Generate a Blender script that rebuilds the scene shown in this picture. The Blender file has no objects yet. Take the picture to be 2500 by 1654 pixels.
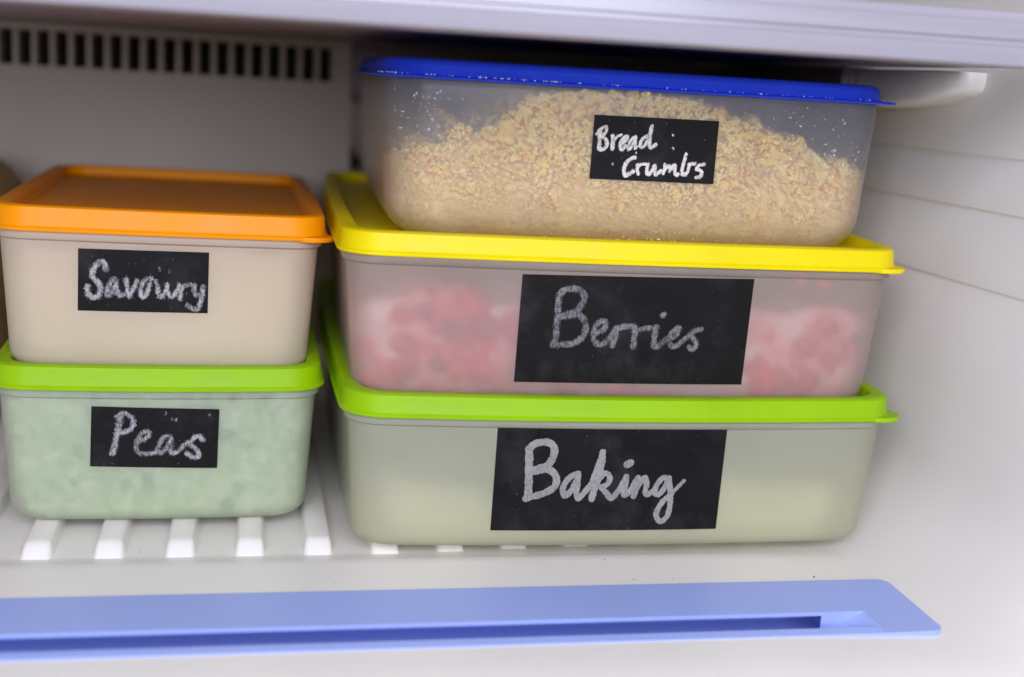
import bpy, bmesh, math, random
import numpy as np
from mathutils import Vector, Matrix, noise

random.seed(7)
scene = bpy.context.scene
COL = scene.collection
MM = 0.001

# ------------------------------------------------------------------ camera
cam_d = bpy.data.cameras.new('camera')
cam = bpy.data.objects.new('camera', cam_d)
COL.objects.link(cam)
right = Vector((0.979581, -0.192439, 0.058212))
up = Vector((-0.017369, 0.207454, 0.978091))
fwd = Vector((0.200299, 0.95913, -0.199876))
cam.matrix_world = Matrix((
    (right.x, up.x, -fwd.x, 0), (right.y, up.y, -fwd.y, 0), (right.z, up.z, -fwd.z, 0), (0, 0, 0, 1)))
cam_d.sensor_width = 36
cam_d.lens = 36 * 3130 / 2500
cam_d.clip_start = 0.01
cam_d.clip_end = 20
cam_d.dof.use_dof = True
cam_d.dof.focus_distance = 0.442
cam_d.dof.aperture_fstop = 5.0
scene.camera = cam

# ------------------------------------------------------------------ light
world = bpy.data.worlds.new('World')
scene.world = world
world.use_nodes = True
bg = world.node_tree.nodes['Background']
bg.inputs['Color'].default_value = (0.86, 0.89, 1.0, 1)
bg.inputs['Strength'].default_value = 0.36

def area(name, loc, target, sx, sy, power, color):
    d = bpy.data.lights.new(name, 'AREA')
    d.shape = 'RECTANGLE'
    d.size, d.size_y = sx, sy
    d.energy = power
    d.color = color
    o = bpy.data.objects.new(name, d)
    COL.objects.link(o)
    o.location = loc
    o.rotation_euler = (Vector(target) - Vector(loc)).to_track_quat('-Z', 'Y').to_euler()
    return o

area('room_window_light', (-0.02, -0.30, 0.20), (0.06, 0.45, -0.10), 0.75, 0.40, 8.7, (0.80, 0.825, 1.0))

scene.view_settings.view_transform = 'Standard'
scene.view_settings.look = 'None'
scene.view_settings.exposure = 0.0
scene.view_settings.gamma = 1.0
scene.view_settings.use_curve_mapping = False
scene.cycles.use_denoising = True
scene.cycles.max_bounces = 14
scene.cycles.diffuse_bounces = 7
scene.cycles.transmission_bounces = 10
scene.cycles.transparent_max_bounces = 10
scene.cycles.sample_clamp_indirect = 6.0
BOX = {
 'Baking': {'loc': (132.0, 534, -162), 'yaw': -0.7, 'roll': 0, 'hxb': 94.7, 'hxt': 97.7, 'hyb': 118, 'hyt': 121, 'H': 48.3, 'rc': 13, 'rb': 5.5, 'bow': 3, 'lidh': 7.8, 'tab': 2.4, 'ov': 2.0, 'rimw': 6, 'col': 'lime'},
 'Berries': {'loc': (131.5, 537, -110.5), 'yaw': -1.6, 'roll': 0, 'hxb': 93.8, 'hxt': 97.5, 'hyb': 116, 'hyt': 119.5, 'H': 50.3, 'rc': 13, 'rb': 6, 'bow': 2.5, 'lidh': 7.8, 'tab': 1.8, 'ov': 2.0, 'rimw': 6, 'col': 'yellow'},
 'Bread': {'loc': (136.0, 538, -56.9), 'yaw': -2.4, 'roll': 0.0, 'hxb': 86.8, 'hxt': 89.6, 'hyb': 108, 'hyt': 110.5, 'H': 54.5, 'rc': 18, 'rb': 13, 'bow': 2.0, 'lidh': 6.4, 'tab': 0, 'ov': 0.5, 'rimw': 6, 'col': 'blue'},
 'Peas': {'loc': (-31.4, 534, -162), 'yaw': 0.8, 'roll': 0, 'hxb': 50.9, 'hxt': 54.0, 'hyb': 88, 'hyt': 90, 'H': 49.3, 'rc': 11, 'rb': 7, 'bow': 1.5, 'lidh': 8.2, 'tab': 0, 'ov': 2.0, 'rimw': 5.5, 'col': 'lime'},
 'Savoury': {'loc': (-31.8, 536, -108.5), 'yaw': 0.8, 'roll': 0.5, 'hxb': 51, 'hxt': 54, 'hyb': 83, 'hyt': 85, 'H': 48.3, 'rc': 11, 'rb': 5, 'bow': 1.0, 'lidh': 8.4, 'tab': 2.6, 'ov': 2.2, 'rimw': 5.5, 'col': 'orange'},
}
LABELS = {
 'Baking': dict(quad=[[-47.59, 46.1], [34.03, 46.05], [34.14, 7.77], [-47.72, 7.71]],
  strokes=[(2.71, [(0.1388, 0.7878), (0.1455, 0.5597), (0.1505, 0.3295)]), (2.57, [(0.1359, 0.7805), (0.1569, 0.8276), (0.1886, 0.8497), (0.2212, 0.8466), (0.2423, 0.8072), (0.2465, 0.7421), (0.236, 0.673), (0.2197, 0.6293), (0.1943, 0.6073), (0.1641, 0.5853)]), (2.49, [(0.1631, 0.5671), (0.1983, 0.5876), (0.231, 0.5878), (0.2573, 0.5456), (0.2661, 0.4871), (0.2601, 0.4284), (0.2355, 0.3844), (0.1974, 0.3477), (0.1652, 0.3316), (0.1413, 0.3126)]), (2.11, [(0.3576, 0.5534), (0.335, 0.5386), (0.3106, 0.4872), (0.297, 0.4137), (0.3008, 0.3585), (0.3098, 0.34), (0.3282, 0.3768), (0.3455, 0.4432), (0.3558, 0.5167), (0.3572, 0.5461), (0.3581, 0.4579), (0.3561, 0.3842), (0.3655, 0.3176), (0.3796, 0.3398), (0.4004, 0.3989), (0.4196, 0.458)]), (1.95, [(0.4196, 0.458), (0.4381, 0.6125), (0.4507, 0.7079), (0.4582, 0.7664)]), (2.38, [(0.4552, 0.7591), (0.4549, 0.6493), (0.4434, 0.4875), (0.4314, 0.3767), (0.4258, 0.31)]), (1.95, [(0.4498, 0.4949), (0.4674, 0.5502), (0.4838, 0.5577), (0.4974, 0.5135), (0.4898, 0.458), (0.4661, 0.4247)]), (2.0, [(0.4628, 0.4247), (0.4887, 0.3654), (0.5105, 0.3133), (0.5324, 0.3653), (0.5539, 0.4507), (0.5691, 0.5248)]), (1.9, [(0.5689, 0.5285), (0.5707, 0.4507), (0.5626, 0.369), (0.5705, 0.3429), (0.5891, 0.3801), (0.6058, 0.4582), (0.6216, 0.5176)]), (2.57, [(0.5687, 0.6444), (0.5814, 0.6614)]), (2.06, [(0.6216, 0.5176), (0.6173, 0.4284), (0.6098, 0.3331)]), (2.0, [(0.6126, 0.3838), (0.6298, 0.4508), (0.6456, 0.5102), (0.6558, 0.5103), (0.662, 0.4508), (0.6607, 0.3688), (0.6749, 0.3553), (0.6969, 0.3949), (0.7058, 0.421)]), (2.0, [(0.7611, 0.5106), (0.7353, 0.5164), (0.7139, 0.4657), (0.7018, 0.3986), (0.7109, 0.35), (0.729, 0.3649), (0.7464, 0.4284), (0.7601, 0.4957), (0.7693, 0.4135), (0.7751, 0.316), (0.7768, 0.2257), (0.7705, 0.1427), (0.7524, 0.0914), (0.7334, 0.0939), (0.7194, 0.1507), (0.7257, 0.2185), (0.7462, 0.2898), (0.7802, 0.3648)]), (1.41, [(0.7802, 0.3648), (0.8077, 0.4322), (0.8291, 0.4846)])]),
 'Berries': dict(quad=[[-38.75, 45.78], [42.91, 46.64], [42.87, 8.34], [-39.02, 7.95]],
  strokes=[(1.99, [(0.1593, 0.801), (0.1596, 0.6744), (0.1605, 0.533), (0.1618, 0.4193), (0.1495, 0.3582)]), (2.04, [(0.1576, 0.8045), (0.1764, 0.8613), (0.2114, 0.8804), (0.2444, 0.8692), (0.2645, 0.8196), (0.2623, 0.7562), (0.2454, 0.692), (0.2143, 0.654), (0.1763, 0.6257)]), (2.04, [(0.175, 0.6185), (0.2151, 0.6357), (0.2476, 0.6426), (0.2724, 0.5976), (0.2849, 0.5377), (0.2837, 0.4736), (0.2641, 0.4087), (0.2264, 0.3659), (0.1905, 0.3596), (0.1512, 0.3576)]), (1.82, [(0.3274, 0.4681), (0.3558, 0.4976), (0.3707, 0.5481), (0.3635, 0.5819), (0.3454, 0.5812), (0.3276, 0.5393), (0.3215, 0.4678), (0.3278, 0.4002), (0.3483, 0.3701), (0.374, 0.3853), (0.3946, 0.4419), (0.4159, 0.5177)]), (1.88, [(0.4191, 0.5214), (0.4144, 0.4426), (0.4078, 0.3564)]), (1.88, [(0.4105, 0.4925), (0.4367, 0.5327), (0.4693, 0.5433), (0.498, 0.5315)]), (1.88, [(0.498, 0.5315), (0.4988, 0.4457), (0.4972, 0.3537)]), (1.66, [(0.4964, 0.4957), (0.5332, 0.5242), (0.566, 0.5326), (0.5939, 0.5408)]), (1.88, [(0.5879, 0.5277), (0.5859, 0.4344), (0.5884, 0.3626), (0.6047, 0.3574), (0.6259, 0.3999), (0.6454, 0.4437)]), (1.77, [(0.6127, 0.6501), (0.6163, 0.6573)]), (1.61, [(0.6497, 0.4259), (0.6794, 0.4665), (0.6924, 0.5244), (0.6842, 0.5349), (0.6612, 0.4946), (0.6518, 0.4296), (0.6589, 0.3758), (0.6781, 0.3599), (0.7061, 0.4027), (0.7363, 0.465), (0.7608, 0.509), (0.7883, 0.5266)]), (1.61, [(0.7885, 0.5244), (0.764, 0.5113), (0.7443, 0.4725), (0.7579, 0.4369), (0.7738, 0.3906), (0.7687, 0.3471), (0.753, 0.3393), (0.7428, 0.3549)])]),
 'Bread': dict(quad=[[-18.27, 45.92], [25.64, 46.02], [25.81, 24.31], [-18.29, 24.24]],
  strokes=[(1.0, [(0.0286, 0.7029), (0.0471, 0.7642), (0.0777, 0.8131), (0.1008, 0.82), (0.1011, 0.7559), (0.0788, 0.6757)]), (1.37, [(0.0544, 0.7558), (0.0543, 0.6136), (0.0567, 0.476)]), (1.2, [(0.079, 0.6711), (0.1046, 0.6186), (0.116, 0.5461), (0.1029, 0.4896), (0.0735, 0.4665), (0.0546, 0.4712)]), (1.37, [(0.1543, 0.6831), (0.1598, 0.5871), (0.1594, 0.4858)]), (0.95, [(0.1617, 0.5965), (0.1868, 0.668), (0.2225, 0.711)]), (1.12, [(0.2336, 0.5621), (0.2634, 0.6341), (0.2705, 0.6854), (0.2518, 0.6836), (0.2269, 0.6075), (0.2213, 0.5194), (0.2335, 0.4763), (0.2523, 0.5086), (0.2636, 0.5419)]), (1.0, [(0.3369, 0.6965), (0.3075, 0.6476), (0.2866, 0.5534), (0.2894, 0.489), (0.3099, 0.5372), (0.3317, 0.6315), (0.3373, 0.6874), (0.3384, 0.5861), (0.3417, 0.5125), (0.3545, 0.5415)]), (1.08, [(0.4318, 0.7151), (0.3962, 0.6655), (0.3778, 0.5806), (0.3882, 0.5281), (0.4172, 0.566), (0.4405, 0.6791), (0.4547, 0.7819), (0.46, 0.8745)]), (1.2, [(0.4581, 0.8651), (0.4525, 0.7264), (0.4518, 0.6155), (0.4622, 0.5315), (0.4839, 0.5539), (0.5038, 0.5854)]), (1.33, [(0.3434, 0.3647), (0.3228, 0.3516), (0.2875, 0.2946), (0.2686, 0.2095), (0.2689, 0.126), (0.2838, 0.0762), (0.3145, 0.1069), (0.3435, 0.1467)]), (1.08, [(0.3706, 0.2513), (0.3722, 0.1725), (0.3829, 0.1131)]), (1.04, [(0.3721, 0.1958), (0.3842, 0.2433), (0.4093, 0.2642), (0.4423, 0.2672)]), (1.2, [(0.4553, 0.2638), (0.4492, 0.1888), (0.4555, 0.1103), (0.4793, 0.1311), (0.4998, 0.2028), (0.5111, 0.2457), (0.5129, 0.176), (0.524, 0.1099), (0.5453, 0.1417), (0.5636, 0.1788)]), (1.12, [(0.5915, 0.2763), (0.5911, 0.2018), (0.5837, 0.1359)]), (1.08, [(0.5887, 0.1829), (0.6187, 0.2556), (0.6347, 0.2477), (0.6337, 0.1684)]), (1.08, [(0.6361, 0.1872), (0.6624, 0.2689), (0.677, 0.2609), (0.6764, 0.1722), (0.6897, 0.1127), (0.7054, 0.1356)]), (1.2, [(0.7539, 0.4544), (0.7447, 0.3464), (0.7351, 0.2149), (0.7436, 0.1363), (0.7694, 0.1479), (0.7842, 0.2194), (0.7875, 0.2898), (0.805, 0.3054), (0.8333, 0.3127)]), (1.16, [(0.9078, 0.3102), (0.8727, 0.2911), (0.8517, 0.2302), (0.8814, 0.2114), (0.8977, 0.1736), (0.8862, 0.1116), (0.8544, 0.0947)]), (0.58, [(0.6342, 0.7517), (0.6363, 0.7371)]), (0.54, [(0.6452, 0.5462), (0.6498, 0.5281)]), (0.66, [(0.1718, 0.2487), (0.1748, 0.2333)]), (0.54, [(0.3526, 0.447), (0.354, 0.4351)])]),
 'Savoury': dict(quad=[[-27.14, 42.95], [15.94, 43.16], [15.85, 21.68], [-27.38, 21.42]],
  strokes=[(1.7, [(0.2059, 0.6887), (0.2011, 0.7643), (0.1743, 0.7985), (0.1391, 0.7489), (0.1138, 0.6545), (0.1097, 0.5689), (0.1357, 0.502), (0.1626, 0.4294), (0.1711, 0.3345), (0.1545, 0.2478), (0.1191, 0.2172), (0.0843, 0.2536), (0.0707, 0.3481), (0.0732, 0.3958)]), (1.51, [(0.2802, 0.5315), (0.2514, 0.4869), (0.2274, 0.3758), (0.2221, 0.2705), (0.24, 0.2638), (0.27, 0.34), (0.2882, 0.4556), (0.2834, 0.5126), (0.2929, 0.3986), (0.3024, 0.3035), (0.3196, 0.2661), (0.3464, 0.2848)]), (1.43, [(0.3638, 0.5221), (0.3725, 0.4222), (0.383, 0.3174), (0.3906, 0.2555)]), (1.32, [(0.3907, 0.2487), (0.4134, 0.3478), (0.4388, 0.4547), (0.4483, 0.5127)]), (1.32, [(0.5608, 0.548), (0.5247, 0.544), (0.49, 0.4672), (0.4773, 0.3513), (0.487, 0.2557), (0.5079, 0.2491), (0.5285, 0.3349), (0.5427, 0.4318), (0.5477, 0.4801)]), (1.2, [(0.5905, 0.5114), (0.6071, 0.4162), (0.6125, 0.3106), (0.6311, 0.246), (0.6579, 0.313), (0.6752, 0.4104), (0.6803, 0.4588)]), (1.24, [(0.6794, 0.4492), (0.6811, 0.3625), (0.7038, 0.2594), (0.731, 0.2802), (0.7576, 0.3667), (0.7706, 0.4447)]), (1.32, [(0.7751, 0.4546), (0.7862, 0.3393), (0.7817, 0.2374)]), (1.12, [(0.7851, 0.3585), (0.8117, 0.4422), (0.8481, 0.4684), (0.8734, 0.4582)]), (1.16, [(0.894, 0.4613), (0.8927, 0.3644), (0.9013, 0.2892), (0.9232, 0.3079)]), (1.43, [(0.9577, 0.4359), (0.9542, 0.3386), (0.9426, 0.2117), (0.93, 0.104), (0.9074, 0.0591), (0.8703, 0.0816), (0.84, 0.1268)]), (0.17, [(0.6145, 0.7334), (0.6164, 0.7191)]), (0.17, [(0.6211, 0.6955), (0.6231, 0.6783)]), (0.21, [(0.6947, 0.6789), (0.6967, 0.6598)])]),
 'Peas': dict(quad=[[-22.48, 43.51], [20.16, 42.6], [19.62, 21.0], [-23.16, 21.89]],
  strokes=[(1.92, [(0.2288, 0.8645), (0.2149, 0.7018), (0.199, 0.5042), (0.1829, 0.3259), (0.1696, 0.2166)]), (1.45, [(0.1996, 0.8367), (0.2308, 0.8911), (0.2671, 0.8928), (0.3087, 0.8437), (0.3289, 0.7659), (0.3235, 0.6868), (0.2934, 0.6165), (0.246, 0.5771)]), (1.37, [(0.3825, 0.4471), (0.4279, 0.4914), (0.4569, 0.554), (0.4439, 0.5981), (0.4127, 0.5968), (0.3748, 0.5111), (0.3546, 0.4113), (0.3559, 0.3122), (0.3761, 0.2453), (0.4223, 0.227), (0.4775, 0.2388), (0.5209, 0.2682)]), (1.33, [(0.6165, 0.5306), (0.5772, 0.5271), (0.5448, 0.4383), (0.5247, 0.3281), (0.5349, 0.2587), (0.5693, 0.2818), (0.6049, 0.3808), (0.624, 0.4911), (0.629, 0.3817), (0.6257, 0.2917), (0.6449, 0.2504), (0.6808, 0.2756), (0.7168, 0.3549), (0.7621, 0.4345)]), (1.49, [(0.8782, 0.4809), (0.8537, 0.538), (0.822, 0.5367), (0.7895, 0.4675), (0.779, 0.3991), (0.815, 0.3464), (0.8444, 0.2692), (0.8447, 0.1939), (0.8179, 0.1759), (0.7808, 0.2088), (0.7522, 0.246)]), (0.27, [(0.579, 0.9303), (0.5811, 0.9106)]), (0.35, [(0.6583, 0.8203), (0.6604, 0.8025)]), (0.27, [(0.921, 0.9138), (0.924, 0.904)]), (0.27, [(0.6272, 0.8238), (0.6283, 0.811)])]),
}

# ------------------------------------------------------------------ helpers
def lin(r, g, b):
    f = lambda c: c / 12.92 if c <= 0.04045 else ((c + 0.055) / 1.055) ** 2.4
    return (f(r / 255), f(g / 255), f(b / 255), 1)

def mk(name):
    m = bpy.data.materials.new(name)
    m.use_nodes = True
    return m, m.node_tree, m.node_tree.nodes['Principled BSDF']

def nd(nt, kind, **kw):
    n = nt.nodes.new(kind)
    for k, v in kw.items():
        setattr(n, k, v)
    return n

def obj_noise(nt, scale, detail=4, rough=0.6, stretch=None):
    tc = nd(nt, 'ShaderNodeTexCoord')
    n = nd(nt, 'ShaderNodeTexNoise')
    n.inputs['Scale'].default_value = scale
    n.inputs['Detail'].default_value = detail
    n.inputs['Roughness'].default_value = rough
    if stretch:
        mp = nd(nt, 'ShaderNodeMapping')
        mp.inputs['Scale'].default_value = stretch
        nt.links.new(tc.outputs['Object'], mp.inputs['Vector'])
        nt.links.new(mp.outputs['Vector'], n.inputs['Vector'])
    else:
        nt.links.new(tc.outputs['Object'], n.inputs['Vector'])
    return n

def ramp(nt, src, stops):
    r = nd(nt, 'ShaderNodeValToRGB')
    el = r.color_ramp.elements
    while len(el) < len(stops):
        el.new(0.5)
    for e, (p, c) in zip(el, stops):
        e.position = p
        e.color = c
    nt.links.new(src, r.inputs['Fac'])
    return r

def bump(nt, src, strength, dist, target):
    b = nd(nt, 'ShaderNodeBump')
    b.inputs['Strength'].default_value = strength
    b.inputs['Distance'].default_value = dist
    nt.links.new(src, b.inputs['Height'])
    nt.links.new(b.outputs['Normal'], target)
    return b

def plastic(name, c, rough=0.35, var=0.08, spec=0.5, sss=0.0, bump_s=0.12, scale=60, trans=0.0, stretch=None):
    m, nt, p = mk(name)
    n = obj_noise(nt, scale, stretch=stretch)
    a = tuple(max(0, v * (1 - var)) for v in c[:3]) + (1,)
    b = tuple(min(1, v * (1 + var)) for v in c[:3]) + (1,)
    r = ramp(nt, n.outputs['Fac'], [(0.3, a), (0.7, b)])
    nt.links.new(r.outputs['Color'], p.inputs['Base Color'])
    rr = ramp(nt, n.outputs['Fac'], [(0.3, (rough - .07,) * 3 + (1,)), (0.7, (rough + .09,) * 3 + (1,))])
    nt.links.new(rr.outputs['Color'], p.inputs['Roughness'])
    p.inputs['Specular IOR Level'].default_value = spec
    if sss:
        p.inputs['Subsurface Weight'].default_value = sss
        p.inputs['Subsurface Radius'].default_value = (1.0, 0.9, 0.5)
        p.inputs['Subsurface Scale'].default_value = 0.003
    if trans:
        p.inputs['Transmission Weight'].default_value = trans
    if bump_s:
        n2 = obj_noise(nt, 900, 3)
        bump(nt, n2.outputs['Fac'], bump_s, 0.0004, p.inputs['Normal'])
    return m

def frost(name, tint, clear, mode='rough', rough=0.75, transl=0.6, sharp=0.0, var=0.06):
    """frosted polypropylene: part scatters on the surface, part lets blurred light through"""
    m, nt, p = mk(name)
    nt.nodes.remove(p)
    out = nt.nodes['Material Output']
    n = obj_noise(nt, 45, 5)
    a = tuple(v * (1 - var) for v in tint[:3]) + (1,)
    r = ramp(nt, n.outputs['Fac'], [(0.3, a), (0.7, tint)])
    dif = nd(nt, 'ShaderNodeBsdfDiffuse')
    tra = nd(nt, 'ShaderNodeBsdfTranslucent')
    nt.links.new(r.outputs['Color'], dif.inputs['Color'])
    nt.links.new(r.outputs['Color'], tra.inputs['Color'])
    m1 = nd(nt, 'ShaderNodeMixShader')
    m1.inputs['Fac'].default_value = transl
    nt.links.new(dif.outputs[0], m1.inputs[1])
    nt.links.new(tra.outputs[0], m1.inputs[2])
    if mode == 'rough':
        see = nd(nt, 'ShaderNodeBsdfRefraction')
        see.inputs['IOR'].default_value = 1.35
        see.inputs['Roughness'].default_value = rough
    else:
        see = nd(nt, 'ShaderNodeBsdfTransparent')
    see.inputs['Color'].default_value = (0.97, 0.97, 0.96, 1)
    if sharp:
        thr = nd(nt, 'ShaderNodeBsdfTransparent')
        thr.inputs['Color'].default_value = (0.97, 0.97, 0.96, 1)
        ms = nd(nt, 'ShaderNodeMixShader')
        ms.inputs['Fac'].default_value = sharp
        nt.links.new(see.outputs[0], ms.inputs[1])
        nt.links.new(thr.outputs[0], ms.inputs[2])
        see = ms
    m2 = nd(nt, 'ShaderNodeMixShader')
    fr = ramp(nt, n.outputs['Fac'], [(0.3, (clear - .06,) * 3 + (1,)), (0.7, (clear + .06,) * 3 + (1,))])
    nt.links.new(fr.outputs['Color'], m2.inputs['Fac'])
    nt.links.new(m1.outputs[0], m2.inputs[1])
    nt.links.new(see.outputs[0], m2.inputs[2])
    gl = nd(nt, 'ShaderNodeBsdfGlossy')
    gl.inputs['Roughness'].default_value = 0.32
    lw = nd(nt, 'ShaderNodeFresnel')
    lw.inputs['IOR'].default_value = 1.42
    m3 = nd(nt, 'ShaderNodeMixShader')
    nt.links.new(lw.outputs[0], m3.inputs['Fac'])
    nt.links.new(m2.outputs[0], m3.inputs[1])
    nt.links.new(gl.outputs[0], m3.inputs[2])
    n2 = obj_noise(nt, 1200, 2)
    b = nd(nt, 'ShaderNodeBump')
    b.inputs['Strength'].default_value = 0.1
    b.inputs['Distance'].default_value = 0.0003
    nt.links.new(n2.outputs['Fac'], b.inputs['Height'])
    for s in (dif, gl):
        nt.links.new(b.outputs['Normal'], s.inputs['Normal'])
    nt.links.new(m3.outputs[0], out.inputs['Surface'])
    return m

def lid_plastic(*a, **k):
    m = plastic(*a, **k)
    nt = m.node_tree
    p = nt.nodes['Principled BSDF']
    out = nt.nodes['Material Output']
    t = nd(nt, 'ShaderNodeBsdfTranslucent')
    nt.links.new(p.inputs['Base Color'].links[0].from_socket, t.inputs['Color'])
    mx = nd(nt, 'ShaderNodeMixShader')
    mx.inputs['Fac'].default_value = 0.2
    nt.links.new(p.outputs[0], mx.inputs[1])
    nt.links.new(t.outputs[0], mx.inputs[2])
    nt.links.new(mx.outputs[0], out.inputs['Surface'])
    return m

LIME = lid_plastic('lime_plastic', lin(156, 202, 4), 0.38, spec=.22, var=.04)
YELLOW = lid_plastic('yellow_plastic', lin(246, 226, 2), 0.38, spec=.22, var=.04)
ORANGE = lid_plastic('orange_plastic', lin(255, 158, 0), 0.36, spec=.22, var=.04)
BLUE = lid_plastic('blue_plastic', lin(48, 84, 255), 0.34, spec=.35, var=.05)
LIDS = dict(lime=LIME, yellow=YELLOW, orange=ORANGE, blue=BLUE)
LINER = plastic('white_liner', lin(238, 233, 225), 0.34, var=0.03, scale=9, bump_s=0.05)
VENT = plastic('vent_plastic', lin(200, 188, 172), 0.5, var=0.03, scale=12)
DARK = plastic('cavity_shade', lin(40, 32, 29), 0.8)  # near-black colour stands in for shade inside slots and holes
STRIP = plastic('pale_blue_plastic', lin(160, 177, 234), 0.42, var=0.03, scale=15)
SHELF = plastic('milky_shelf_plastic', lin(180, 175, 183), 0.2, var=0.12, scale=60, trans=0.2, stretch=(.06, 1, 1))
PANE_AND_SHADE = plastic('smoked_pane_and_shade', lin(122, 110, 116), 0.4)  # pane colour, shared by the sheet that paints back wall shade
RAIL_SHADE = plastic('brown_grey_rail_shade', lin(112, 98, 98), 0.4)  # dark tone paints the shaded wall under the shelf
BRACKET = plastic('clear_bracket_plastic', lin(190, 178, 196), 0.2, trans=0.55)

STICKER = plastic('chalkboard_sticker', lin(19, 17, 16), 0.6, var=0.3, scale=70, bump_s=0.1, spec=0.16)
_nt = STICKER.node_tree
_n = obj_noise(_nt, 55, 6, 0.7)
_r = ramp(_nt, _n.outputs['Fac'], [(0.5, (0, 0, 0, 1)), (0.78, (.020, .020, .021, 1))])
_a = nd(_nt, 'ShaderNodeMixRGB', blend_type='ADD')
_a.inputs['Fac'].default_value = 1.0
_p = _nt.nodes['Principled BSDF']
_nt.links.new(_p.inputs['Base Color'].links[0].from_socket, _a.inputs['Color1'])
_nt.links.new(_r.outputs['Color'], _a.inputs['Color2'])
_nt.links.new(_a.outputs[0], _p.inputs['Base Color'])
def chalk(name, hi, lo, thr):
    m, nt, p = mk(name)
    n = obj_noise(nt, 1500, 3, 0.7, (1, 1, 0.45))
    n2 = obj_noise(nt, 160, 3, 0.6)
    mix = nd(nt, 'ShaderNodeMath', operation='ADD')
    mu = nd(nt, 'ShaderNodeMath', operation='MULTIPLY')
    mu.inputs[1].default_value = 0.6
    nt.links.new(n2.outputs['Fac'], mu.inputs[0])
    nt.links.new(n.outputs['Fac'], mix.inputs[0])
    nt.links.new(mu.outputs[0], mix.inputs[1])
    r = ramp(nt, mix.outputs[0], [(thr - .12, lo), (thr + .12, hi)])
    nt.links.new(r.outputs['Color'], p.inputs['Base Color'])
    p.inputs['Roughness'].default_value = 0.9
    p.inputs['Specular IOR Level'].default_value = 0.1
    return m
CHALK = dict(
    Baking=chalk('chalk_smooth', lin(150, 146, 140), lin(124, 120, 116), 0.78),
    Berries=chalk('chalk_faint', lin(128, 127, 126), lin(72, 71, 72), 0.80),
    Bread=chalk('chalk_bright', lin(214, 208, 198), lin(150, 145, 138), 0.72),
    Savoury=chalk('chalk_blue_grey', lin(176, 173, 170), lin(100, 98, 100), 0.78),
    Peas=chalk('chalk_grey', lin(168, 166, 166), lin(92, 90, 90), 0.80))

def island_mat(name, stops, rough=0.85, sss=0.0, noise_scale=500):
    m, nt, p = mk(name)
    g = nd(nt, 'ShaderNodeNewGeometry')
    r = ramp(nt, g.outputs['Random Per Island'], stops)
    n = obj_noise(nt, noise_scale, 4)
    mx = nd(nt, 'ShaderNodeMixRGB', blend_type='MULTIPLY')
    mx.inputs['Fac'].default_value = 1.0
    r2 = ramp(nt, n.outputs['Fac'], [(0.3, (.94, .92, .88, 1)), (0.65, (1, 1, 1, 1))])
    nt.links.new(r.outputs['Color'], mx.inputs['Color1'])
    nt.links.new(r2.outputs['Color'], mx.inputs['Color2'])
    nt.links.new(mx.outputs[0], p.inputs['Base Color'])
    p.inputs['Roughness'].default_value = rough
    if sss:
        p.inputs['Subsurface Weight'].default_value = sss
        p.inputs['Subsurface Scale'].default_value = 0.002
    bump(nt, n.outputs['Fac'], 0.5, 0.0008, p.inputs['Normal'])
    return m
CRUMB = island_mat('bread_crumb', [(0.0, lin(248, 206, 98)), (0.3, lin(255, 224, 122)), (0.6, lin(255, 238, 164)), (0.82, lin(254, 214, 106)), (0.95, lin(226, 168, 78)), (1.0, lin(236, 184, 108))], sss=0.25)
FLOUR = island_mat('crumb_dust', [(0.0, lin(238, 230, 214)), (1.0, lin(248, 244, 236))])
def mottled(name, stops, scale, detail=3):
    m, nt, p = mk(name)
    n = obj_noise(nt, scale, detail, 0.55)
    r = ramp(nt, n.outputs['Fac'], stops)
    nt.links.new(r.outputs['Color'], p.inputs['Base Color'])
    p.inputs['Roughness'].default_value = 0.8
    return m
BERRY = island_mat('frozen_berry', [(0.0, lin(196, 24, 54)), (0.5, lin(228, 50, 80)), (0.8, lin(240, 100, 116)), (1.0, lin(140, 28, 70))], 0.6, noise_scale=300)
BERRY_MASS = mottled('frosty_berry_mass', [(0.35, lin(232, 110, 126)), (0.5, lin(238, 160, 162)), (0.65, lin(246, 222, 214))], 45)
PEA = island_mat('frozen_pea', [(0.0, lin(158, 200, 130)), (0.5, lin(190, 216, 164)), (0.93, lin(210, 226, 190)), (0.975, lin(110, 165, 100)), (1.0, lin(80, 145, 80))], 0.6, noise_scale=200)

# ------------------------------------------------------------------ mesh helpers
def link(name, me, mat, parent=None, smooth=True, angle=38):
    if mat:
        me.materials.append(mat)
    if smooth:
        me.polygons.foreach_set('use_smooth', [True] * len(me.polygons))
        me.set_sharp_from_angle(angle=math.radians(angle))
    o = bpy.data.objects.new(name, me)
    COL.objects.link(o)
    if parent:
        o.parent = parent
    return o

def from_bm(name, bm, mat, parent=None, smooth=True, angle=38, fix=True):
    if fix:
        bmesh.ops.recalc_face_normals(bm, faces=bm.faces)
    me = bpy.data.meshes.new(name)
    bm.to_mesh(me)
    bm.free()
    return link(name, me, mat, parent, smooth, angle)

def tag(o, label=None, cat=None, group=None, kind=None):
    for k, v in (('label', label), ('category', cat), ('group', group), ('kind', kind)):
        if v:
            o[k] = v
    return o

def empty(name, loc, rot=(0, 0, 0)):
    o = bpy.data.objects.new(name, None)
    COL.objects.link(o)
    o.location = loc
    o.rotation_euler = rot
    o.empty_display_size = 0.02
    return o

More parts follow.
